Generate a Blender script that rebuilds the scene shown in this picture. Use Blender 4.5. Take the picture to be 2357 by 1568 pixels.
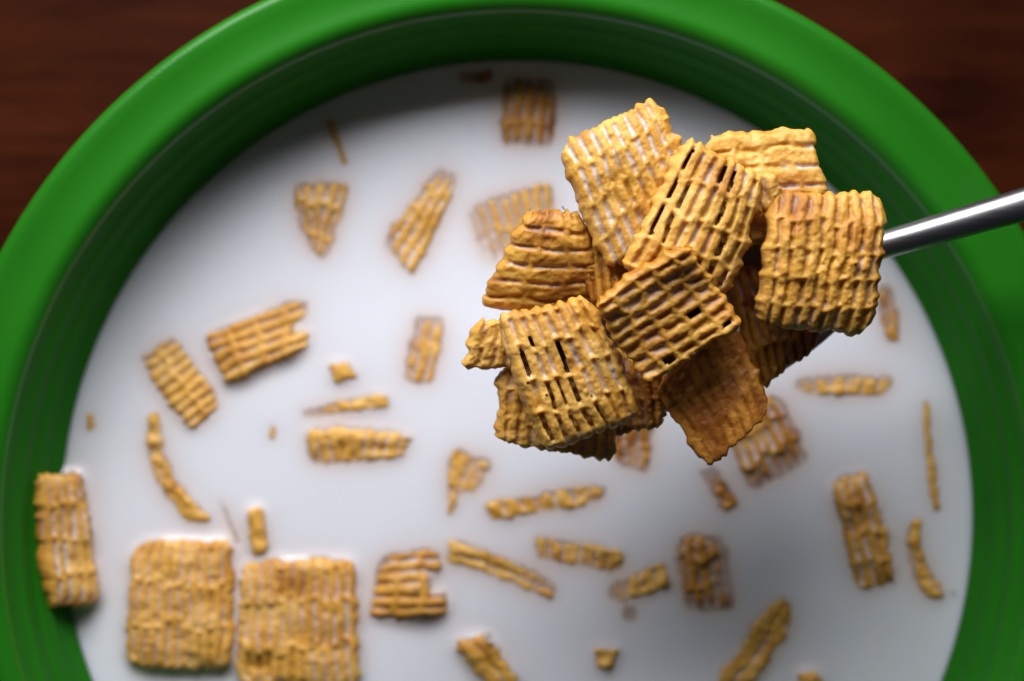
import bpy, bmesh, math, random
import numpy as np
from mathutils import Vector
from mathutils.bvhtree import BVHTree

for _o in list(bpy.data.objects):
    bpy.data.objects.remove(_o)
SC = bpy.context.scene
COL = SC.collection
MM = 0.001                    # everything below is written in millimetres
RIM = 52.0                    # height of the bowl's rim above the table
LEVEL = RIM - 19.0            # height of the milk
CAM = 234.0                   # camera above the rim
PX = 16.01                    # picture units per millimetre at the rim plane
BX, BY = 0.8, -27.2           # bowl centre

# ------------------------------------------------------------------ camera
cd = bpy.data.cameras.new('camera')
cam = bpy.data.objects.new('camera', cd); COL.objects.link(cam)
cam.location = (0, 0, (RIM + CAM) * MM)
cd.sensor_width = 36.0
cd.angle = 2 * math.atan(1178.5 / PX / CAM)
cd.clip_start = 0.01; cd.clip_end = 20
cd.dof.use_dof = True
cd.dof.focus_distance = (CAM - 19.0) * MM
cd.dof.aperture_fstop = 9.5
cd.dof.aperture_blades = 0
SC.camera = cam

# ------------------------------------------------------------------ light
w = bpy.data.worlds.new('World'); SC.world = w; w.use_nodes = True
bg = w.node_tree.nodes['Background']
bg.inputs[0].default_value = (0.72, 0.78, 0.95, 1); bg.inputs[1].default_value = 0.024

def area(name, loc, target, size, size_y, power, color):
    l = bpy.data.lights.new(name, 'AREA'); l.shape = 'RECTANGLE'
    l.size = size * MM; l.size_y = size_y * MM; l.energy = power; l.color = color
    o = bpy.data.objects.new(name, l); COL.objects.link(o)
    o.location = Vector(loc) * MM
    o.rotation_euler = (Vector(target) - Vector(loc)).to_track_quat('-Z', 'Y').to_euler()
    return o
area('window_light', (-40, 196, 190), (0, -20, RIM), 250, 140, 1.34, (0.99, 0.985, 1.0))

SC.view_settings.view_transform = 'Standard'
SC.view_settings.look = 'None'
SC.view_settings.exposure = 0.0
SC.view_settings.gamma = 1.0
SC.render.engine = 'CYCLES'
SC.cycles.use_denoising = True
SC.cycles.max_bounces = 8
SC.cycles.transparent_max_bounces = 16
SC.cycles.sample_clamp_indirect = 6

# ------------------------------------------------------------------ helpers
def tag(o, label=None, cat=None, group=None, kind=None):
    if label: o['label'] = label
    if cat: o['category'] = cat
    if group: o['group'] = group
    if kind: o['kind'] = kind
    return o

def unproject(x, y, z):
    """a point of the place (mm) seen at (x, y) of the 2357-wide picture when it lies z mm above the rim"""
    k = (CAM - z) / CAM / PX
    return np.array([(x - 1178.5) * k, -(y - 784.0) * k, RIM + z])

def make_mesh(name, V, F, mats, parent=None, smooth=True, centre=True, attrs=None, loc=None):
    V = np.asarray(V, dtype=float)
    c = np.zeros(3)
    if centre: c = (V.max(0) + V.min(0)) / 2
    if loc is not None: c = np.asarray(loc, dtype=float)
    me = bpy.data.meshes.new(name)
    F = np.asarray(F)
    n = F.shape[1]
    me.vertices.add(len(V)); me.vertices.foreach_set('co', ((V - c) * MM).ravel())
    me.loops.add(F.size); me.loops.foreach_set('vertex_index', F.ravel().astype(np.int32))
    me.polygons.add(len(F))
    me.polygons.foreach_set('loop_start', (np.arange(len(F)) * n).astype(np.int32))
    me.update(calc_edges=True); me.validate()
    if smooth: me.polygons.foreach_set('use_smooth', np.ones(len(me.polygons), dtype=bool))
    for an, av in (attrs or {}).items():
        a = me.attributes.new(an, 'FLOAT', 'POINT'); a.data.foreach_set('value', np.asarray(av, dtype=np.float32))
    for m in (mats if isinstance(mats, (list, tuple)) else [mats]): me.materials.append(m)
    o = bpy.data.objects.new(name, me); COL.objects.link(o)
    o.location = Vector(c) * MM
    if parent is not None:
        o.parent = parent
        o.location = Vector(c) * MM - parent.location
    return o

def hash3(ix, iy, iz, seed):
    h = (ix * 374761393 + iy * 668265263 + iz * 2147483647 + seed * 1274126177) & 0xFFFFFFFF
    h = ((h ^ (h >> 13)) * 1274126177) & 0xFFFFFFFF
    h = ((h ^ (h >> 16)) * 2246822519) & 0xFFFFFFFF
    return ((h ^ (h >> 15)) & 0xFFFF) / 65535.0

def vnoise(x, y, seed, z=None):
    """smooth value noise in -1..1"""
    x = np.asarray(x, dtype=float); y = np.asarray(y, dtype=float)
    ix = np.floor(x).astype(np.int64); iy = np.floor(y).astype(np.int64)
    fx = x - ix; fy = y - iy
    fx = fx * fx * fx * (fx * (fx * 6 - 15) + 10); fy = fy * fy * fy * (fy * (fy * 6 - 15) + 10)
    g = lambda a, b: hash3(a + 4096, b + 4096, 7, seed)
    v = (g(ix, iy) * (1 - fx) + g(ix + 1, iy) * fx) * (1 - fy) + (g(ix, iy + 1) * (1 - fx) + g(ix + 1, iy + 1) * fx) * fy
    return v * 2 - 1

def lathe(profile, n=192):
    p = np.array(profile, dtype=float); m = len(p)
    a = np.linspace(0, 2 * math.pi, n, endpoint=False)
    V = np.stack([np.outer(p[:, 0], np.cos(a)) + BX, np.outer(p[:, 0], np.sin(a)) + BY, np.repeat(p[:, 1:2], n, 1)], -1).reshape(-1, 3)
    F = []
    for i in range(m - 1):
        for j in range(n):
            k = (j + 1) % n
            F.append((i * n + j, i * n + k, (i + 1) * n + k, (i + 1) * n + j))
    return V, np.array(F)

# ------------------------------------------------------------------ materials
def new_mat(name):
    m = bpy.data.materials.new(name); m.use_nodes = True
    nt = m.node_tree; b = nt.nodes['Principled BSDF']
    return m, nt, b, nt.nodes.new, nt.links.new

def ramp(nt, stops):
    r = nt.nodes.new('ShaderNodeValToRGB')
    e = r.color_ramp.elements
    while len(e) < len(stops): e.new(0.5)
    for i, (p, c) in enumerate(stops):
        e[i].position = p; e[i].color = tuple(c) + (1,)
    return r

def mat_plastic(name, rough, spec):
    m, nt, b, N, L = new_mat(name)
    tc = N('ShaderNodeTexCoord'); n1 = N('ShaderNodeTexNoise'); n1.inputs['Scale'].default_value = 45; n1.inputs['Detail'].default_value = 5
    L(tc.outputs['Object'], n1.inputs['Vector'])
    r = ramp(nt, [(0.3, (0.012, 0.135, 0.006)), (0.7, (0.017, 0.160, 0.008))])
    L(n1.outputs['Fac'], r.inputs[0]); L(r.outputs[0], b.inputs['Base Color'])
    b.inputs['Roughness'].default_value = rough; b.inputs['Specular IOR Level'].default_value = spec
    n2 = N('ShaderNodeTexNoise'); n2.inputs['Scale'].default_value = 1400; n2.inputs['Detail'].default_value = 2
    L(tc.outputs['Object'], n2.inputs['Vector'])
    bp = N('ShaderNodeBump'); bp.inputs['Strength'].default_value = 0.06; bp.inputs['Distance'].default_value = 0.0003
    L(n2.outputs['Fac'], bp.inputs['Height']); L(bp.outputs[0], b.inputs['Normal'])
    b.inputs['Subsurface Weight'].default_value = 0.0
    b.inputs['Subsurface Radius'].default_value = (0.4, 1.0, 0.3)
    b.inputs['Subsurface Scale'].default_value = 0.002
    return m

def mat_wood():
    m, nt, b, N, L = new_mat('dark_wood')
    tc = N('ShaderNodeTexCoord'); mp = N('ShaderNodeMapping')
    mp.inputs['Scale'].default_value = (1.0, 7.0, 1.0); mp.inputs['Rotation'].default_value = (0, 0, 0.03)
    L(tc.outputs['Object'], mp.inputs['Vector'])
    n1 = N('ShaderNodeTexNoise'); n1.inputs['Scale'].default_value = 26; n1.inputs['Detail'].default_value = 9; n1.inputs['Roughness'].default_value = 0.62; n1.inputs['Distortion'].default_value = 0.6
    L(mp.outputs[0], n1.inputs['Vector'])
    r = ramp(nt, [(0.3, (0.018, 0.0034, 0.0012)), (0.5, (0.038, 0.0076, 0.0021)), (0.7, (0.056, 0.0125, 0.0032))])
    L(n1.outputs['Fac'], r.inputs[0])
    n2 = N('ShaderNodeTexNoise'); n2.inputs['Scale'].default_value = 18; n2.inputs['Detail'].default_value = 4
    L(tc.outputs['Object'], n2.inputs['Vector'])
    r2 = ramp(nt, [(0.35, (0.6, 0.55, 0.6)), (0.65, (1.15, 1.15, 1.1))])
    L(n2.outputs['Fac'], r2.inputs[0])
    mx = N('ShaderNodeMixRGB'); mx.blend_type = 'MULTIPLY'; mx.inputs[0].default_value = 1
    L(r.outputs[0], mx.inputs[1]); L(r2.outputs[0], mx.inputs[2]); L(mx.outputs[0], b.inputs['Base Color'])
    b.inputs['Roughness'].default_value = 0.55; b.inputs['Specular IOR Level'].default_value = 0.03
    bp = N('ShaderNodeBump'); bp.inputs['Strength'].default_value = 0.25; bp.inputs['Distance'].default_value = 0.0006
    L(n1.outputs['Fac'], bp.inputs['Height']); L(bp.outputs[0], b.inputs['Normal'])
    return m

def mat_milk():
    m, nt, b, N, L = new_mat('milk')
    b.inputs['Base Color'].default_value = (0.79, 0.805, 0.87, 1)
    b.inputs['Roughness'].default_value = 0.16
    b.inputs['IOR'].default_value = 1.37
    b.inputs['Subsurface Weight'].default_value = 0.75
    b.inputs['Subsurface Radius'].default_value = (1.0, 0.85, 0.72)
    b.inputs['Subsurface Scale'].default_value = 0.0028
    tn = N('ShaderNodeAttribute'); tn.attribute_name = 'tint'      # warm light scattered off sunken cereal, painted into the milk's colour
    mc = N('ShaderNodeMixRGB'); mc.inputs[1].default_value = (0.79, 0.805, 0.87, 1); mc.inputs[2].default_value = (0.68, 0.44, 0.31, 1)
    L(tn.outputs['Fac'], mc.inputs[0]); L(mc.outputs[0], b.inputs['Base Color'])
    at = N('ShaderNodeAttribute'); at.attribute_name = 'film'
    tr = N('ShaderNodeBsdfTransparent'); mx = N('ShaderNodeMixShader')
    L(at.outputs['Fac'], mx.inputs[0]); L(tr.outputs[0], mx.inputs[1]); L(b.outputs[0], mx.inputs[2])
    L(mx.outputs[0], nt.nodes['Material Output'].inputs['Surface'])
    return m

def mat_corn():
    """toasted corn: golden ribs, browner hollows, dark specks, milk left in the grooves ('coat')"""
    m, nt, b, N, L = new_mat('toasted_corn')
    tc = N('ShaderNodeTexCoord'); oi = N('ShaderNodeObjectInfo')
    ad = N('ShaderNodeVectorMath'); ad.operation = 'ADD'
    cx = N('ShaderNodeCombineXYZ'); mu = N('ShaderNodeMath'); mu.operation = 'MULTIPLY'; mu.inputs[1].default_value = 3.0
    L(oi.outputs['Random'], mu.inputs[0])
    for i in range(3): L(mu.outputs[0], cx.inputs[i])
    L(tc.outputs['Object'], ad.inputs[0]); L(cx.outputs[0], ad.inputs[1])
    def noise(scale, detail, rough=0.55):
        n = N('ShaderNodeTexNoise'); n.inputs['Scale'].default_value = scale; n.inputs['Detail'].default_value = detail
        n.inputs['Roughness'].default_value = rough
        L(ad.outputs[0], n.inputs['Vector']); return n
    toast = N('ShaderNodeAttribute'); toast.attribute_name = 'toast'
    n1 = noise(230, 6); n0 = noise(900, 3)
    s = N('ShaderNodeMath'); s.operation = 'MULTIPLY_ADD'; s.inputs[1].default_value = 0.55
    L(n1.outputs['Fac'], s.inputs[0]); L(toast.outputs['Fac'], s.inputs[2])
    s2 = N('ShaderNodeMath'); s2.operation = 'MULTIPLY_ADD'; s2.inputs[1].default_value = 0.18
    L(n0.outputs['Fac'], s2.inputs[0]); L(s.outputs[0], s2.inputs[2])
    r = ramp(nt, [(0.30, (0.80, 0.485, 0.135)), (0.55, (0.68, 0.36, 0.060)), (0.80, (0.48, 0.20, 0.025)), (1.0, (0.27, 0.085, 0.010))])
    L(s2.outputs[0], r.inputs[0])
    # specks
    vo = N('ShaderNodeTexVoronoi'); vo.inputs['Scale'].default_value = 330; L(ad.outputs[0], vo.inputs['Vector'])
    lt = N('ShaderNodeMath'); lt.operation = 'LESS_THAN'; lt.inputs[1].default_value = 0.075; L(vo.outputs['Distance'], lt.inputs[0])
    sg = N('ShaderNodeSeparateColor'); L(vo.outputs['Color'], sg.inputs[0])
    gt = N('ShaderNodeMath'); gt.operation = 'GREATER_THAN'; gt.inputs[1].default_value = 0.62; L(sg.outputs[0], gt.inputs[0])
    sp = N('ShaderNodeMath'); sp.operation = 'MULTIPLY'; L(lt.outputs[0], sp.inputs[0]); L(gt.outputs[0], sp.inputs[1])
    m1 = N('ShaderNodeMixRGB'); m1.inputs[2].default_value = (0.085, 0.03, 0.008, 1)
    L(sp.outputs[0], m1.inputs[0]); L(r.outputs[0], m1.inputs[1])
    coat = N('ShaderNodeAttribute'); coat.attribute_name = 'coat'
    m2 = N('ShaderNodeMixRGB'); m2.inputs[2].default_value = (0.74, 0.64, 0.60, 1)
    L(coat.outputs['Fac'], m2.inputs[0]); L(m1.outputs[0], m2.inputs[1]); L(m2.outputs[0], b.inputs['Base Color'])
    rr = N('ShaderNodeMapRange'); rr.inputs['From Min'].default_value = 0.3; rr.inputs['From Max'].default_value = 0.7
    rr.inputs['To Min'].default_value = 0.30; rr.inputs['To Max'].default_value = 0.55
    L(n1.outputs['Fac'], rr.inputs[0])
    L(rr.outputs[0], b.inputs['Roughness'])
    b.inputs['IOR'].default_value = 1.4
    b.inputs['Subsurface Weight'].default_value = 0.5
    b.inputs['Subsurface Radius'].default_value = (1.0, 0.5, 0.12)
    b.inputs['Subsurface Scale'].default_value = 0.0014
    n3 = noise(1700, 4, 0.6)
    bp = N('ShaderNodeBump'); bp.inputs['Strength'].default_value = 0.6; bp.inputs['Distance'].default_value = 0.00024
    L(n3.outputs['Fac'], bp.inputs['Height']); L(bp.outputs[0], b.inputs['Normal'])
    return m

def mat_steel():
    m, nt, b, N, L = new_mat('brushed_steel')
    b.inputs['Base Color'].default_value = (0.40, 0.39, 0.40, 1); b.inputs['Metallic'].default_value = 1
    tc = N('ShaderNodeTexCoord'); mp = N('ShaderNodeMapping'); mp.inputs['Rotation'].default_value = (0, 0, -0.28); mp.inputs['Scale'].default_value = (40, 900, 300)
    n = N('ShaderNodeTexNoise'); n.inputs['Scale'].default_value = 3; n.inputs['Detail'].default_value = 4
    L(tc.outputs['Object'], mp.inputs['Vector']); L(mp.outputs[0], n.inputs['Vector'])
    rr = N('ShaderNodeMapRange'); rr.inputs['To Min'].default_value = 0.27; rr.inputs['To Max'].default_value = 0.42
    L(n.outputs['Fac'], rr.inputs[0]); L(rr.outputs[0], b.inputs['Roughness'])
    return m

def mat_bubble():
    m, nt, b, N, L = new_mat('bubble_skin')
    b.inputs['Base Color'].default_value = (0.75, 0.72, 0.68, 1)
    b.inputs['Transmission Weight'].default_value = 0.9
    b.inputs['Roughness'].default_value = 0.05; b.inputs['IOR'].default_value = 1.33
    return m

SATIN = mat_plastic('green_plastic_satin', 0.6, 0.07)
GREEN, WOOD, MILK, CORN, STEEL, BUBBLE = mat_plastic('green_plastic', 0.3, 0.25), mat_wood(), mat_milk(), mat_corn(), mat_steel(), mat_bubble()

# ------------------------------------------------------------------ the table
def build_table():
    bm = bmesh.new()
    bmesh.ops.create_cube(bm, size=1.0)
    bmesh.ops.scale(bm, vec=(0.9, 0.7, 0.024), verts=bm.verts)
    bmesh.ops.bevel(bm, geom=list(bm.edges), offset=0.003, segments=2, affect='EDGES')
    me = bpy.data.meshes.new('table_top'); bm.to_mesh(me); bm.free()
    me.materials.append(WOOD)
    o = bpy.data.objects.new('table_top', me); COL.objects.link(o); o.location = (0, 0, -0.012)
    tag(o, 'dark reddish brown wooden table top with horizontal grain under the green bowl', 'table', kind='structure')
build_table()

# ------------------------------------------------------------------ the bowl
def wall_r(z):
    """inner radius of the bowl z mm above the rim (negative inside)"""
    d = -z
    t = min(max((d - 2.0) / 42.0, 0), 1)
    r = 74.75 - 0.245 * (d - 3.2) - 26 * t ** 6
    return r

def build_bowl():
    root = bpy.data.objects.new('cereal_bowl', None); COL.objects.link(root)
    root.location = Vector((BX, BY, 0)) * MM
    root.empty_display_size = 0.02
    tag(root, 'round bright green plastic bowl with a wide flat rim, full of milk and cereal', 'bowl')
    # rim: outer underside, rounded lip, flat top falling slightly inwards, rounded inner edge
    P = [(80.5, -7.5), (82.2, -6.0), (83.4, -4.2), (84.3, -2.6)]
    for k in range(0, 11):
        a = math.radians(-20 + k * 12.0)
        P.append((83.3 + 1.55 * math.cos(a), -1.55 + 1.55 * math.sin(a)))
    for t in np.linspace(0.06, 1, 10):
        P.append((82.7 - 5.3 * t, -0.02 - 0.45 * t - 0.25 * math.sin(math.pi * t)))
    for k in range(1, 11):
        a = math.radians(92 + k * 7.4)
        P.append((77.35 + 2.6 * math.cos(a), -3.05 + 2.6 * math.sin(a)))
    V, F = lathe([(r, z + RIM) for r, z in P], 256)
    make_mesh('rim', V, F, GREEN, root, centre=False, loc=(BX, BY, RIM))
    # basin: inside wall with faint turning ridges, bottom, foot and outside wall
    Q = [P[-1]]
    zs = np.linspace(-3.4, -21, 70)
    for z in zs:
        rid = 0.22 * math.sin(z * 1.15 + 0.6) + 0.06 * math.sin(z * 2.9)
        Q.append((wall_r(z) + rid * min(1, -(z + 3.2) / 2), z))
    for z in np.linspace(-23, -44, 14): Q.append((wall_r(z), z))
    Q += [(30, -46.5), (14, -47.2), (0.01, -47.3)]
    V, F = lathe([(r, z + RIM) for r, z in Q], 256)
    make_mesh('inner_wall', V, F, SATIN, root, centre=False, loc=(BX, BY, RIM - 20))
    R = [(0.01, -50.2), (30, -50.2), (33, -52), (37, -52), (40, -51), (50, -49), (60, -45), (69, -38), (74, -29), (76.5, -18), (77.6, -10), (80.5, -7.5)]
    V, F = lathe([(r, z + RIM) for r, z in R], 128)
    make_mesh('outer_wall', V, F, GREEN, root, centre=False, loc=(BX, BY, RIM - 30))
build_bowl()

# ------------------------------------------------------------------ cereal
def cereal(name, corners, ribs='v', res=56, seed=1, puff=1.1, relief=0.37, edge=1.0, curl=(0, 0), bow=0.0,
           holes=0.0, cut=None, hole_where=None, cross=0.92, bar=1.0, groove_w=0.33, top_is=None, milk_film=0.3, lumps=1.0, rough=0.24, toast=0.0, pitch=1.72, row=4.4, soft=7, round_=0.9):
    """a puffed square of woven corn strands between four corner points (mm): two ribbed sheets crimped together at the rim.
    curl bends it out of plane along u / v, bow bends it in plane, holes opens that share of the slots of the upper sheet"""
    C = np.array(corners, dtype=float)
    if ribs == 'u':      # strands always run along v: turn the corner order
        C = C[[3, 0, 1, 2]]
        if cut is not None:
            c0 = cut; cut = lambda a, b: c0(b, 1 - a)
        curl = (curl[1], curl[0])
    TL, TR, BR, BL = C
    Lu = (np.linalg.norm(TR - TL) + np.linalg.norm(BR - BL)) / 2
    Lv = (np.linalg.norm(BL - TL) + np.linalg.norm(BR - TR)) / 2
    nrm = np.cross(TR - BL, TL - BR); nrm /= np.linalg.norm(nrm)
    if nrm[2] < 0: nrm = -nrm
    small = min(Lu, Lv)
    P = min(puff, 0.14 * small); E = min(edge, 0.32 * small); A = min(relief, 0.13 * small + 0.2)
    if top_is is not None:
        drop = E / 2 + P * 0.8 + A * 0.55
        C = C - nrm * drop * 1.0; TL, TR, BR, BL = C
    nx = max(14, int(res * min(1.0, Lu / 17))); ny = max(14, int(res * min(1.0, Lv / 17)))
    u, v = np.meshgrid(np.linspace(0, 1, nx), np.linspace(0, 1, ny)); u = u.ravel(); v = v.ravel()
    X, Y = u * Lu, v * Lv
    nu = max(1, round(Lu / pitch)); nv = max(1, round(Lv / row))
    up = u * nu + 0.20 * vnoise(X / 3.1, Y / 3.5, seed) ; vp = v * nv + 0.16 * vnoise(X / 2.3, Y / 3, seed + 1)
    fat = 0.40 + 0.18 * vnoise(X / 4.5, Y / 4.5, seed + 2)
    wob = 1 + 0.30 * vnoise(X / 2.6, Y / 2.6, seed + 2)
    dg = np.abs(up - np.round(up)) * Lu / nu                      # mm from the middle of the nearest groove
    rib = 1 - np.exp(-(dg / (groove_w * wob)) ** 2.6)
    shift = (hash3(np.floor(up + 0.5).astype(np.int64) + 40, 3, 5, seed) - 0.5) * 0.22
    dc = np.abs(vp + shift - np.round(vp + shift)) * Lv / nv      # mm from the nearest cross strand
    crs = np.exp(-(dc / 0.55) ** 2.0)
    lat = np.clip(np.maximum(rib, crs * cross) + 0.14 * crs * bar, 0, 1.15)
    lat = lat - 0.10 * (1 - np.clip(dg / (0.5 * Lu / nu), 0, 1)) ** 2
    du = np.minimum(u, 1 - u) * Lu; dv = np.minimum(v, 1 - v) * Lv
    de = np.minimum(du, dv)
    fade = np.clip(de / 0.9, 0, 1) * 0.75 + 0.25
    pil = np.sqrt(np.clip((1 - np.abs(2 * u - 1) ** soft) * (1 - np.abs(2 * v - 1) ** soft), 0, 1))
    lump = lumps * (0.16 * vnoise(X / 1.5, Y / 1.5, seed + 3) + 0.09 * vnoise(X / 0.62, Y / 0.62, seed + 4) + 0.04 * vnoise(X / 0.33, Y / 0.33, seed + 14))
    bl = lambda a, b, c, d: (a * (1 - u)[:, None] + b * u[:, None]) * (1 - v)[:, None] + (d * (1 - u)[:, None] + c * u[:, None]) * v[:, None]
    base = bl(TL, TR, BR, BL)
    eu = (TR - TL + BR - BL); eu /= np.linalg.norm(eu)
    ev = (BL - TL + BR - TR); ev /= np.linalg.norm(ev)
    # uneven outline: strand ends stick out, corners are rounded off
    ner = np.exp(-du / 0.8)[:, None]; nev = np.exp(-dv / 0.8)[:, None]
    su = np.sign(u - 0.5)[:, None]; sv = np.sign(v - 0.5)[:, None]
    jag_v = (0.24 * (rib - 0.6) + rough * vnoise(X / 0.8, v * 3, seed + 5) + rough * 1.2 * vnoise(X / 2.6, v * 3, seed + 15))[:, None]
    jag_u = (0.25 * (crs - 0.4) + rough * vnoise(u * 3, Y / 0.8, seed + 6) + rough * 1.2 * vnoise(u * 3, Y / 2.6, seed + 16))[:, None]
    sc = min(1.0, small / 7)
    base = base + ev * sv * nev * jag_v * sc + eu * su * ner * jag_u * sc
    cor = (np.abs(2 * u - 1) ** 7 * np.abs(2 * v - 1) ** 7)[:, None] * round_ * sc
    base = base - (eu * su + ev * sv) * cor
    off = curl[0] * (1 - (2 * u - 1) ** 2) + curl[1] * (1 - (2 * v - 1) ** 2) + 0.35 * vnoise(X / 7, Y / 7, seed + 7) * min(1, small / 8)
    base = base + nrm * off[:, None]
    if bow:
        base = base + eu * (bow * (1 - (2 * v - 1) ** 2))[:, None]
    topz = E / 2 + P * pil + A * (lat - 0.35) * fade + 0.3 * sc * fade * vnoise(X / 4.2, Y / 4.2, seed + 21) + lump * (0.35 + 0.65 * fade) * min(1.0, small / 3)
    rib2 = np.clip(0.5 - 0.5 * np.cos(2 * np.pi * (v * max(1, round(Lv / pitch)))), 0, 1) ** 0.7
    botz = -(E / 2 + 0.35 * P * pil + 0.7 * A * (rib2 - 0.35) * fade)
    wv = np.where((du < 0.02) | (dv < 0.02), 0.10, 0.0)
    Vt = base + nrm * topz[:, None]; Vb = base + nrm * (botz)[:, None]
    V = np.concatenate([Vt, Vb])
    idx = np.arange(nx * ny).reshape(ny, nx)
    a, b_, c, d = idx[:-1, :-1].ravel(), idx[:-1, 1:].ravel(), idx[1:, 1:].ravel(), idx[1:, :-1].ravel()
    lc = lat[idx]; lat_f = (lc[:-1, :-1] + lc[:-1, 1:] + lc[1:, 1:] + lc[1:, :-1]).ravel() / 4
    fu = u[a] * 0.5 + u[c] * 0.5; fv = v[a] * 0.5 + v[c] * 0.5
    keep = np.ones(len(a), bool)
    if cut is not None: keep &= ~cut(fu, fv)
    keep_b = keep.copy()
    if holes > 0:
        cell = hash3(np.floor(up[a] + 0.5).astype(np.int64) + 9, np.floor(vp[a] + shift[a]).astype(np.int64) + 9, 1, seed + 8)
        m = (lat_f < 0.42) & (cell < holes) & (np.minimum(fu, 1 - fu) * Lu > 1.2) & (np.minimum(fv, 1 - fv) * Lv > 1.2)
        if hole_where is not None: m &= hole_where(fu, fv)
        keep &= ~m
    n = nx * ny
    ft = np.stack([a, d, c, b_], 1)[keep]; fb = np.stack([a, b_, c, d], 1)[keep_b] + n
    # side strips round the outline of what is kept (also along a cut)
    solid = keep_b.reshape(ny - 1, nx - 1)
    pad = np.zeros((ny + 1, nx + 1), bool); pad[1:-1, 1:-1] = solid
    S = []
    jj, ii = np.nonzero(solid)
    for j, i in zip(jj, ii):
        p00, p10, p11, p01 = idx[j, i], idx[j, i + 1], idx[j + 1, i + 1], idx[j + 1, i]
        if not pad[j, i + 1]: S.append((p00, p10, p10 + n, p00 + n))
        if not pad[j + 2, i + 1]: S.append((p11, p01, p01 + n, p11 + n))
        if not pad[j + 1, i]: S.append((p01, p00, p00 + n, p01 + n))
        if not pad[j + 1, i + 2]: S.append((p10, p11, p11 + n, p10 + n))
    F = np.concatenate([ft, fb, np.array(S)])
    # make sure faces look outwards
    fn = np.cross(V[ft[0, 1]] - V[ft[0, 0]], V[ft[0, 2]] - V[ft[0, 0]])
    if np.dot(fn, nrm) < 0: F = F[:, ::-1]
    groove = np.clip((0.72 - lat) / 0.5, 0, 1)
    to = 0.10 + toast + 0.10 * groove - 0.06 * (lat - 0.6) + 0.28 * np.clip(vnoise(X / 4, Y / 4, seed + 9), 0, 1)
    coat = np.zeros(n)
    if milk_film > 0:
        coat = milk_film * np.clip(groove * 1.5, 0, 1) * np.clip((0.45 if top_is is None else 0.85) + 1.2 * vnoise(X / 3.2, Y / 4.0, seed + 10), 0, 1) * np.clip(de / 1.0, 0, 1)
    toast_a = np.concatenate([to, np.full(n, 0.3 + toast)]); coat_a = np.concatenate([coat, np.zeros(n)])
    if top_is is not None:          # soaked: milk clings below the level
        depth = LEVEL - V[:, 2] + 0.05
        coat_a = np.maximum(coat_a, 0.6 * (1 - np.exp(-np.clip(depth, 0, None) / 0.6)))
    used = np.zeros(2 * n, bool); used[F.ravel()] = True
    remap = np.cumsum(used) - 1
    V2, F2 = V[used], remap[F]
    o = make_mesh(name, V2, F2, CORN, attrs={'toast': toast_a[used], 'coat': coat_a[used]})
    return o, V2, F2

def z1(x, y, z):             # points read off an enlarged view of the spoonful
    return unproject(1012.8 + 0.587 * x, 184.1 + 0.587 * y, z + LIFT)

LIFT = 6.5
HEAP = 'corn squares heaped on the spoon'
def spoon_piece(label, pts, name='cereal_square', **k):
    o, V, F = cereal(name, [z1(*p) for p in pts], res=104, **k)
    tag(o, label, 'cereal', HEAP)
    return o

spoon_piece('pale golden cereal square at the top left of the heap, corner pointing up',
            [(450, 268, 11), (852, 58, 12), (1015, 430, 11.5), (660, 770, 10.5)], seed=11, holes=0.06, milk_film=0.75, curl=(0.9, 0.6))
spoon_piece('golden cereal square with open dark slots, middle of the heap under the shaded square',
            [(962, 212, 14.2), (1280, 392, 14.5), (1140, 852, 13.0), (690, 742, 14.2)], seed=23, holes=0.3, milk_film=0.6, curl=(1.0, 0.4), relief=0.6)
spoon_piece('golden cereal square with sideways ribs at the top right of the heap',
            [(1022, 218, 9.0), (1462, 184, 8.6), (1542, 640, 9.0), (1090, 660, 10)], ribs='u', seed=37, milk_film=0.85, pitch=2.5)
spoon_piece('large golden cereal square with four rows of ribs lying by the spoon handle',
            [(1280, 436, 13.2), (1750, 452, 12.6), (1676, 1006, 10.5), (1226, 962, 11.2)], seed=41, toast=0.10, milk_film=0.3, curl=(0.8, 1.8), relief=0.5, lumps=1.3, row=3.9)
spoon_piece('small curled golden flap of cereal between the slotted square and the square by the handle',
            [(1140, 392, 13.2), (1310, 356, 13.4), (1345, 470, 13.4), (1230, 540, 13.0)], name='cereal_fragment', seed=47, puff=0.9, lumps=1.4)
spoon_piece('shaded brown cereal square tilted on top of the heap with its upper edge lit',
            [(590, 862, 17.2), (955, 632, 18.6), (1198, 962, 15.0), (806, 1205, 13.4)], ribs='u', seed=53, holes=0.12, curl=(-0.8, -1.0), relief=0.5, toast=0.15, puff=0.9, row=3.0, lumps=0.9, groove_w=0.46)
spoon_piece('bright golden cereal square with rows of narrow slots at the lower left of the heap',
            [(205, 925, 12.6), (592, 842, 12.6), (800, 1305, 9.6), (392, 1462, 11.2)], seed=61, holes=0.55, hole_where=lambda u, v: (u < 0.5 + 0.15 * v) & (v > 0.18), milk_film=0.6, curl=(0.9, 0.6), relief=0.55)
spoon_piece('dull brown cereal square on the left of the heap, half under the bright slotted one',
            [(330, 500, 10.4), (575, 520, 9.4), (640, 900, 4.5), (146, 900, 7.0)], ribs='u', seed=71, milk_film=0.35, pitch=2.4, toast=0.14, curl=(0.6, 0.9))
spoon_piece('jagged cereal corner sticking out at the far left of the heap',
            [(140, 940, 9.0), (330, 925, 9.0), (310, 1135, 8.0), (78, 1128, 8.2)], seed=83, rough=0.3, puff=0.8, lumps=1.3)
spoon_piece('broad cereal square lying underneath the bright slotted one at the bottom of the heap',
            [(225, 1115, 6.8), (700, 1060, 6.0), (700, 1500, 5.0), (212, 1425, 6.4)], seed=89, milk_film=0.25, toast=0.06, puff=1.1)
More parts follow.
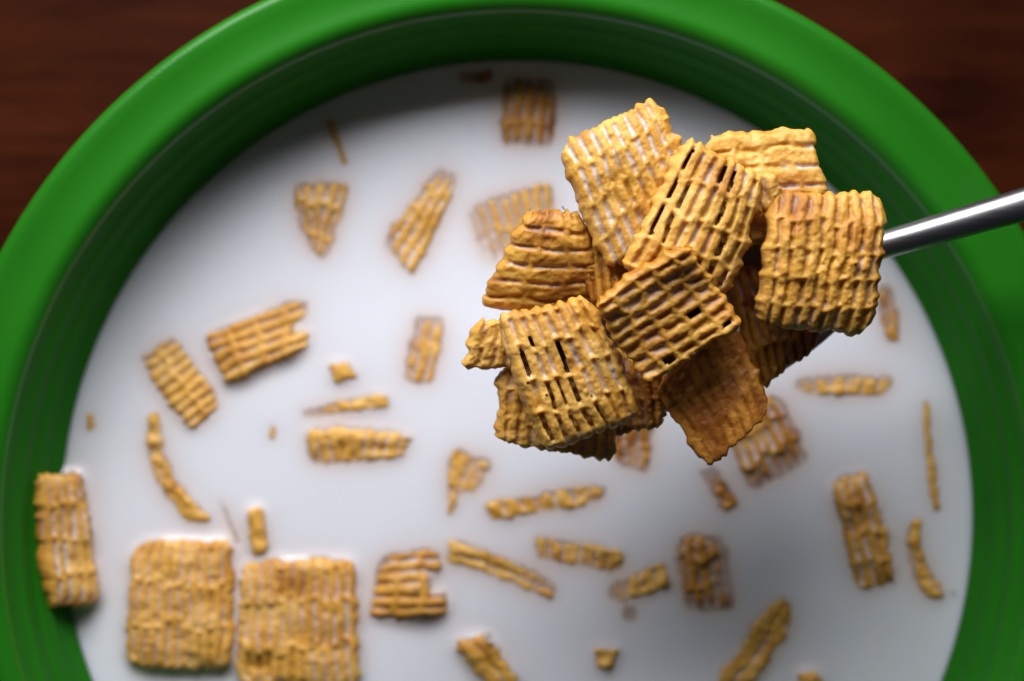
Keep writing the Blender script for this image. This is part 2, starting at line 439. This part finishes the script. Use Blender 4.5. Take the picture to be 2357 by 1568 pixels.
spoon_piece('smooth dark orange cereal square hanging over the lower right side of the spoon',
            [(828, 1205, 7.4), (1150, 935, 8.8), (1300, 1288, 9.2), (1038, 1536, 7.6)], seed=97, relief=0.04, toast=0.36, lumps=0.7, puff=0.5, curl=(0.3, -0.5), milk_film=0, round_=0.5)
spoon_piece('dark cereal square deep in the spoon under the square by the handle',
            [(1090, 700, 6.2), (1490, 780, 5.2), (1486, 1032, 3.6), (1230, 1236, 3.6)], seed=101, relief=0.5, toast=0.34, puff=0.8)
spoon_piece('narrow brown cereal edge wedged between the left square and the top left square',
            [(515, 560, 8.2), (720, 600, 8.6), (720, 880, 8.6), (575, 870, 8.0)], name='cereal_fragment', seed=103, toast=0.2, puff=0.9)
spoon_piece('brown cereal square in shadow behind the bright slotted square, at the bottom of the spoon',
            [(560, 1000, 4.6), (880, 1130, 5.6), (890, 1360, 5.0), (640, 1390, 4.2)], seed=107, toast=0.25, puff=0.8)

# ------------------------------------------------------------------ the spoon
def build_spoon():
    c = z1(1060, 850, 3.0)
    root = bpy.data.objects.new('spoon', None); COL.objects.link(root); root.location = Vector(c) * MM
    root.empty_display_size = 0.02
    tag(root, 'steel spoon held over the bowl, heaped with cereal squares', 'spoon')
    ax = np.array([0.961, 0.270, 0.02]); ax /= np.linalg.norm(ax)
    side = np.cross([0, 0, 1], ax); side /= np.linalg.norm(side)
    up = np.cross(ax, side)
    a_, b_, dep = 23.0, 13.6, 7.2
    V = []; F = []
    nr, na = 14, 72
    for layer in (0, 1):
        for i in range(nr + 1):
            t = i / nr
            for j in range(na):
                th = 2 * math.pi * j / na
                egg = 1 - 0.2 * math.cos(th)
                rr = t + (0.03 if layer else 0) * t
                x = a_ * rr * math.cos(th); y = b_ * rr * math.sin(th) * egg
                z = -dep * (1 - t ** 2.2) - (0.9 if layer else 0) * (1 - 0.35 * t) + (0.0)
                V.append(c + ax * x + side * y + up * z)
    def q(l, i, j): return l * (nr + 1) * na + i * na + (j % na)
    for i in range(nr):
        for j in range(na):
            F.append((q(0, i, j), q(0, i + 1, j), q(0, i + 1, j + 1), q(0, i, j + 1)))
            F.append((q(1, i, j), q(1, i, j + 1), q(1, i + 1, j + 1), q(1, i + 1, j)))
    for j in range(na):
        F.append((q(0, nr, j), q(1, nr, j), q(1, nr, j + 1), q(0, nr, j + 1)))
    make_mesh('spoon_bowl', V, F, STEEL, root)
    # handle
    pts = [unproject(1955, 585, 2.2 + LIFT), unproject(1990, 575.5, 3.0 + LIFT), unproject(2025, 566, 4.0 + LIFT), unproject(2120, 539, 5.6 + LIFT), unproject(2357, 471, 9.0 + LIFT),
           unproject(2620, 395, 13.0 + LIFT), unproject(2950, 300, 18.0 + LIFT), unproject(3300, 205, 22.0 + LIFT), unproject(3440, 170, 23.2 + LIFT)]
    hw = [2.5, 2.05, 1.95, 2.0, 2.25, 2.8, 4.2, 5.6, 3.2]; hh = [0.9, 1.5, 1.9, 2.0, 2.0, 1.8, 1.2, 1.0, 0.8]
    fine = []; tt = np.linspace(0, len(pts) - 1, 64)
    P3 = np.array(pts)
    def cr(A, t):
        A = np.asarray(A, dtype=float); i = int(min(t, len(A) - 1.0001)); f = t - i
        p0, p1, p2, p3 = A[max(i - 1, 0)], A[i], A[i + 1], A[min(i + 2, len(A) - 1)]
        return 0.5 * (2 * p1 + (p2 - p0) * f + (2 * p0 - 5 * p1 + 4 * p2 - p3) * f ** 2 + (3 * p1 - p0 - 3 * p2 + p3) * f ** 3)
    V = []; ns = 32
    for t in tt:
        p = cr(P3, t); d = cr(P3, min(t + 0.02, len(pts) - 1)) - cr(P3, max(t - 0.02, 0)); d /= np.linalg.norm(d)
        s = np.cross([0, 0, 1], d); s /= np.linalg.norm(s); upv = np.cross(d, s)
        w_, h_ = cr(hw, t), cr(hh, t)
        for k in range(ns):
            a = 2 * math.pi * k / ns
            V.append(p + s * w_ * math.cos(a) + upv * h_ * (math.sin(a)))
    F = [(i * ns + k, i * ns + (k + 1) % ns, (i + 1) * ns + (k + 1) % ns, (i + 1) * ns + k) for i in range(63) for k in range(ns)]
    n = len(V); V.append(P3[0]); V.append(P3[-1])
    me_f = [list(f) for f in F]
    F = np.array(F)
    o = make_mesh('handle', V[:n], F[:, ::-1], STEEL, root)
    bm = bmesh.new(); bm.from_mesh(o.data); bmesh.ops.holes_fill(bm, edges=[e for e in bm.edges if e.is_boundary]); bmesh.ops.recalc_face_normals(bm, faces=bm.faces); bm.to_mesh(o.data); bm.free()
build_spoon()

# ------------------------------------------------------------------ cereal in the milk
ML = LEVEL - RIM
AFLOAT = 'corn squares floating in the milk'; BITS = 'broken cereal bits floating in the milk'
soaked_V, soaked_F, _nv = [], [], 0
def afloat(label, pts, name='cereal_square', group=AFLOAT, **k):
    """pts: where the four corners of its upper face lie; third value: mm above (+) or below (-) the milk"""
    global _nv
    k.setdefault('res', 60); k.setdefault('soft', 4); k.setdefault('puff', 1.2); k.setdefault('milk_film', 0.8); k.setdefault('relief', 0.48)
    o, V, F = cereal(name, [unproject(x, y, ML + z) for x, y, z in pts], top_is=True, **k)
    tag(o, label, 'cereal', group)
    soaked_V.append(V); soaked_F.append(F + _nv); _nv += len(V)
    return o
def strip(label, pts, z=0.1, name='cereal_strip', **k):
    k.setdefault('puff', 1.0); k.setdefault('relief', 0.3); k.setdefault('pitch', 2.6); k.setdefault('row', 9); k.setdefault('rough', 0.5); k.setdefault('lumps', 1.7); k.setdefault('round_', 1.3); k.setdefault('soft', 9); k.setdefault('edge', 1.2); k.setdefault('milk_film', 0.5)
    zz = z if isinstance(z, (list, tuple)) else [z] * 4
    return afloat(label, [(p[0], p[1], q) for p, q in zip(pts, zz)], name=name, group=BITS, **k)

afloat('large golden cereal square at lower left, left of a matching square',
       [(300, 1250, 1.5), (537, 1246, 1.9), (533, 1546, 2.6), (280, 1536, 2.3)], seed=201, res=84, milk_film=0.4, row=6)
afloat('large golden cereal square cut by the bottom edge, right of a matching square',
       [(550, 1292, 1.5), (820, 1288, 1.7), (828, 1592, 2.0), (540, 1582, 2.0)], seed=203, res=84, milk_film=0.5, row=6)
afloat('golden cereal square leaning against the green bowl wall at far left',
       [(90, 1092, 9.0), (196, 1092, 1.6), (241, 1385, 1.2), (118, 1400, 8.2)], seed=205, res=76, row=5.5)
afloat('golden cereal square with a notched right edge, raised above the milk at left',
       [(460, 768, 0.9), (714, 672, 0.0), (704, 808, 1.3), (519, 888, 2.2)], ribs='u', seed=207, res=76, milk_film=0.4,
       cut=lambda u, v: (u > 0.80) & (np.abs(v - 0.52) < (u - 0.78) * 0.75))
afloat('half sunk cereal square with cross ribs, tilted beside the notched square at left',
       [(310, 820, 0.05), (402, 758, -0.10), (517, 935, 0.40), (436, 1002, 0.85)], ribs='u', seed=209, res=70, milk_film=0.3)
afloat('long half sunk cereal piece slanting in the upper middle of the milk',
       [(1000, 380, 0.10), (1068, 402, 0.15), (952, 648, 0.40), (868, 560, 0.10)], seed=211, res=70)
afloat('half sunk cereal triangle with downward ribs at the upper left of the milk',
       [(662, 418, 0.10), (818, 412, 0.55), (748, 620, 0.10), (690, 565, -0.50)], seed=213, res=70, relief=0.8)
strip('thin dark cereal sliver near the shaded upper left bowl wall', [(745, 276), (768, 270), (805, 378), (788, 384)], z=0.15, seed=215)
afloat('brownish cereal square sunk in the shade under the top bowl wall',
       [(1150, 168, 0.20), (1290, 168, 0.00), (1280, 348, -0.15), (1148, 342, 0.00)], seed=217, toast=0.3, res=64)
afloat('pale half sunk cereal square showing only ribs, just left of the spoonful',
       [(1058, 478, -0.25), (1272, 408, 0.30), (1300, 570, -0.15), (1112, 625, -0.70)], seed=219, res=64, relief=0.9)
afloat('faint cereal rectangle under the milk between the notched square and the spoonful',
       [(945, 722, -0.35), (1034, 728, 0.00), (1003, 888, 0.30), (922, 878, 0.20)], seed=221, res=64)
strip('small triangular cereal crumb with a bright milk edge in the left middle', [(757, 836), (797, 832), (834, 868), (764, 882)], z=[.5, .6, .5, .9], name='cereal_crumb', seed=225)
strip('upper of two level cereal strips in the left middle of the milk', [(690, 936), (892, 904), (894, 938), (694, 966)], z=[-.3, .4, .4, -.3], seed=227)
strip('lower and wider of two level cereal strips in the left middle of the milk', [(696, 984), (953, 1000), (938, 1052), (712, 1080)], z=[.5, .5, .1, -.1], seed=229, pitch=1.9)
strip('tiny square cereal crumb alone left of the two level strips', [(614, 976), (641, 976), (639, 1016), (615, 1016)], z=0.0, name='cereal_crumb', seed=231)
strip('curved thin cereal strip standing in the milk above the lower left squares', [(334, 952), (372, 950), (486, 1196), (430, 1210)], z=[.1, .6, .7, .1], bow=-2.4, seed=233)
strip('short faint cereal sliver left of the oval crumb', [(498, 1148), (517, 1146), (562, 1252), (540, 1260)], z=-.1, seed=235)
strip('oval cereal crumb standing up above the gap of the two large squares', [(570, 1172), (606, 1172), (616, 1276), (578, 1280)], z=1.0, name='cereal_crumb', seed=237, round_=1.6)
strip('tiny cereal crumb at the far left milk edge', [(196, 952), (216, 952), (222, 985), (194, 1000)], z=0.2, name='cereal_crumb', seed=239)
strip('small three cornered cereal bit with a long tail below the spoonful', [(1032, 1015), (1152, 1062), (1060, 1196), (1022, 1196)], z=[.3, -.5, .2, .1], seed=241, name='cereal_fragment',
      cut=lambda u, v: (u > 0.55) & (v > 0.56))
strip('long glossy cereal strip directly below the spoonful', [(1102, 1156), (1395, 1106), (1404, 1158), (1132, 1204)], z=[0.10, -0.40, -0.10, 0.10], seed=243, lumps=1.5)
afloat('reddish topped cereal square with a bubble and a notched side at the bottom middle',
       [(866, 1270, -0.2), (1012, 1254, 0.3), (1036, 1425, 1.5), (846, 1430, 0.9)], ribs='u', seed=245, res=70, toast=0.2,
       cut=lambda u, v: (u > 0.78) & (np.abs(v - 0.5) < 0.16))
strip('bent cereal strip slanting down to the right beside the bubble square', [(1024, 1238), (1290, 1340), (1280, 1394), (1030, 1304)], z=[0.35, -0.25, -0.15, 0.05], ribs='u', bow=0.7, seed=247)
strip('dim cereal strip in the spoon shadow, upper one of two', [(1218, 1226), (1446, 1268), (1438, 1318), (1226, 1292)], z=[-0.10, 0.00, 0.00, 0.10], seed=249)
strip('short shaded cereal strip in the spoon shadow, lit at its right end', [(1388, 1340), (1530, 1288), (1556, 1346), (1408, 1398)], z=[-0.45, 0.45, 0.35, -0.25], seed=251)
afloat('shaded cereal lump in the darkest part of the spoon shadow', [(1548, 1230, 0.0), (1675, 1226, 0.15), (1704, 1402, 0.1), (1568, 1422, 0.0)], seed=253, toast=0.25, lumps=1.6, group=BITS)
strip('thick slanting cereal piece with a bubble cut by the bottom edge', [(1042, 1478), (1122, 1460), (1206, 1578), (1130, 1595)], z=[1.2, 1.4, 1.2, 1.2], seed=255, name='cereal_fragment', lumps=1.6)
strip('small round cereal crumb near the bottom edge right of centre', [(1368, 1490), (1426, 1488), (1420, 1540), (1370, 1542)], z=.4, seed=257, name='cereal_crumb', lumps=1.6)
strip('diagonal cereal strip with a bump at the lower right', [(1790, 1360), (1840, 1414), (1732, 1592), (1636, 1578)], z=[.1, 0, .1, .2], seed=259, lumps=1.3, row=5)
strip('small cereal crumb cut by the bottom edge at the lower right', [(1845, 1544), (1890, 1546), (1900, 1600), (1830, 1602)], z=.9, seed=261, name='cereal_crumb')
afloat('dark glossy cereal rectangle standing above the milk at the right', [(1908, 1112, .7), (2002, 1080, 1.2), (2072, 1350, .9), (1965, 1364, .2)], seed=263, toast=0.12, lumps=1.4, group=BITS)
strip('curved cereal sliver at the right milk edge, lower one of two', [(2088, 1196), (2130, 1200), (2184, 1368), (2130, 1388)], z=[.3, .3, .6, -.3], bow=-1.7, seed=265)
strip('thin upright cereal sliver at the right milk edge, upper one of two', [(2122, 920), (2144, 920), (2170, 1176), (2148, 1182)], z=.15, seed=267, bow=-0.3)
strip('level cereal strip between the spoonful and the right bowl wall', [(1820, 858), (2062, 858), (2062, 910), (1832, 910)], z=[-.5, -.5, 0.1, .15], seed=269)
strip('brown cereal bit behind the square by the handle, near the right bowl wall', [(2008, 650), (2062, 655), (2078, 792), (2032, 792)], z=-.35, seed=271, toast=.2)
afloat('faint brown cereal square under the milk below the smooth orange square', [(1650, 955, 0.05), (1795, 890, 0.20), (1878, 1062, 0.15), (1724, 1145, 0.00)], seed=273, toast=.2)
strip('brown cereal rectangle in the milk at the lower tip of the heap', [(1400, 940), (1512, 945), (1502, 1092), (1415, 1086)], z=0.00, seed=275, toast=.2, name='cereal_fragment')
strip('dark sunken cereal strip just below the smooth orange square', [(1596, 1082), (1652, 1068), (1712, 1168), (1660, 1184)], z=-0.35, seed=277, toast=.3)
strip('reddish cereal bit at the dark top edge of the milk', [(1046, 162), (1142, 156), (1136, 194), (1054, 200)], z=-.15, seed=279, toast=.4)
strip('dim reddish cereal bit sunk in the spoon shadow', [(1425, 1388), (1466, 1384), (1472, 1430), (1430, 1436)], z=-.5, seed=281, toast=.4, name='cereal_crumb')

# ------------------------------------------------------------------ the milk: a surface that thins where cereal lies just below it and creeps up what pokes out
def blur(A, s):
    k = int(3 * s) + 1; x = np.arange(-k, k + 1); g = np.exp(-x * x / (2 * s * s)); g /= g.sum()
    for ax in (0, 1):
        Ap = np.pad(A, [(k, k) if i == ax else (0, 0) for i in (0, 1)], mode='edge')
        out = np.zeros_like(A)
        for i, gi in enumerate(g):
            out += gi * (Ap[i:i + A.shape[0], :] if ax == 0 else Ap[:, i:i + A.shape[1]])
        A = out
    return A

def build_milk():
    step = 0.33
    R = wall_r(ML) + 0.35
    n = int(2 * R / step) + 1
    g = np.linspace(-R, R, n)
    GX, GY = np.meshgrid(g, g)
    bvh = BVHTree.FromPolygons([tuple(p) for p in np.concatenate(soaked_V)], [tuple(f) for f in np.concatenate(soaked_F)])
    top = np.full(GX.shape, -99.0)
    lo = np.concatenate(soaked_V)
    # only cast where a piece can be
    mask = np.zeros(GX.shape, bool)
    for Vp in soaked_V:
        mn, mx = Vp.min(0) - 1, Vp.max(0) + 1
        mask |= (GX + BX > mn[0]) & (GX + BX < mx[0]) & (GY + BY > mn[1]) & (GY + BY < mx[1])
    dn = Vector((0, 0, -1))
    for j, i in zip(*np.nonzero(mask)):
        h = bvh.ray_cast(Vector((GX[j, i] + BX, GY[j, i] + BY, LEVEL + 30)), dn)
        if h[0] is not None: top[j, i] = h[0].z - LEVEL
    t0 = 0.10
    dep = -top                                     # milk standing over the cereal
    film = 1 - np.exp(-np.clip(dep - t0, 0, None) / 0.5)
    film[top < -20] = 1
    film = np.clip(np.maximum(film, blur(film, 1.8)), 0, 1)
    solid = film > 0.85
    grown = solid.copy()
    for dj in (-1, 0, 1):
        for di in (-1, 0, 1): grown |= np.roll(np.roll(solid, dj, 0), di, 1)
    film = np.where(grown, np.maximum(film, 0.97), film)
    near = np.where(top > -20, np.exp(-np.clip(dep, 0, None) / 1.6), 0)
    tint = np.clip(0.35 * blur(near, 2.5) + 0.60 * blur(near, 7.0), 0, 0.65)  # soft halo of cereal-coloured scattered light, painted around each piece
    prot = np.clip(top, 0, 1.2)
    men = blur(np.where(top > -20, prot, 0), 2.6)
    zz = LEVEL + np.minimum(men * 1.25, np.where(top > -20, np.maximum(top * 0.6, 0) + 0.05, 1.0))
    rad = np.hypot(GX, GY)
    zz = zz + 0.55 * np.exp(-(R - rad) / 0.9) + 0.04 * vnoise(GX / 9, GY / 9, 5)
    inside = rad <= R + step
    cx = np.where(rad > R, GX * R / np.maximum(rad, 1e-6), GX); cy = np.where(rad > R, GY * R / np.maximum(rad, 1e-6), GY)
    open_ = (top > -t0) & (top > -20)
    idx = np.arange(n * n).reshape(n, n)
    a, b, c, d = idx[:-1, :-1], idx[:-1, 1:], idx[1:, 1:], idx[1:, :-1]
    q = lambda M: (M[:-1, :-1], M[:-1, 1:], M[1:, 1:], M[1:, :-1])
    ins = np.logical_and.reduce(q(inside)); op = np.logical_and.reduce(q(open_))
    k = ins & ~op
    F = np.stack([a[k], b[k], c[k], d[k]], 1)
    V = np.stack([cx.ravel() + BX, cy.ravel() + BY, zz.ravel()], 1)
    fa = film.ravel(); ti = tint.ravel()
    # the body of the milk below: wall and bottom, just inside the bowl
    used = np.zeros(n * n, bool); used[F.ravel()] = True
    remap = np.cumsum(used) - 1
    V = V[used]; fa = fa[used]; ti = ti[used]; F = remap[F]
    prof = [(wall_r(ML - dz) - 0.02, LEVEL - dz + (0.5 if dz == 0 else 0)) for dz in (0, 4, 8, 14, 20, 25)] + [(20, RIM - 46.2), (0.01, RIM - 46.8)]
    LV, LF = lathe(prof, 160)
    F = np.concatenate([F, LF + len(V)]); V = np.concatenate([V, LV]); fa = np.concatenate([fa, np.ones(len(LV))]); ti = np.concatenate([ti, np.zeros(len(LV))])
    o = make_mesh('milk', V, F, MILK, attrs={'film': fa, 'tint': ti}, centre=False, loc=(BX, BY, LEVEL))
    tag(o, 'white milk filling the green bowl around the cereal', 'milk')
build_milk()

# ------------------------------------------------------------------ bubbles and a drip
def bubble(label, x, y, r, z):
    p = unproject(x, y, ML + z)
    bm = bmesh.new(); bmesh.ops.create_icosphere(bm, subdivisions=3, radius=r * MM)
    for f in bm.faces: f.smooth = True
    me = bpy.data.meshes.new('milk_bubble'); bm.to_mesh(me); bm.free(); me.materials.append(BUBBLE)
    o = bpy.data.objects.new('milk_bubble', me); COL.objects.link(o); o.location = Vector(p) * MM
    tag(o, label, 'bubble', 'bubbles on the milk')
bubble('tiny clear bubble on the reddish topped cereal square', 957, 1360, 0.62, 1.3)
bubble('tiny dark bubble on the slanting cereal piece at the bottom edge', 1122, 1466, 0.65, 2.0)
bubble('smallest dark bubble at the right milk edge beside the curved sliver', 2195, 1363, 0.3, 0.3)

def drip():
    p = z1(480, 500, 10.5); q = z1(500, 524, 9.4)
    pts = [p + (q - p) * t + np.array([0.12 * math.sin(t * 3), 0, 0]) for t in np.linspace(0, 1, 12)]
    rad = [0.22, 0.18, 0.14, 0.12, 0.11, 0.11, 0.12, 0.16, 0.26, 0.34, 0.30, 0.05]
    V = []; ns = 12
    d = (q - p) / np.linalg.norm(q - p); s_ = np.cross(d, [0, 0, 1]); s_ /= np.linalg.norm(s_); u_ = np.cross(s_, d)
    for c, r_ in zip(pts, rad):
        for k in range(ns):
            a = 2 * math.pi * k / ns
            V.append(c + s_ * r_ * math.cos(a) + u_ * r_ * math.sin(a))
    F = [(i * ns + k, i * ns + (k + 1) % ns, (i + 1) * ns + (k + 1) % ns, (i + 1) * ns + k) for i in range(11) for k in range(ns)]
    o = make_mesh('milk_drip', V, F, MILK, attrs={'film': np.ones(len(V)), 'tint': np.zeros(len(V))})
    tag(o, 'thin white thread of milk dripping off the left side of the heap', 'drip')
drip()
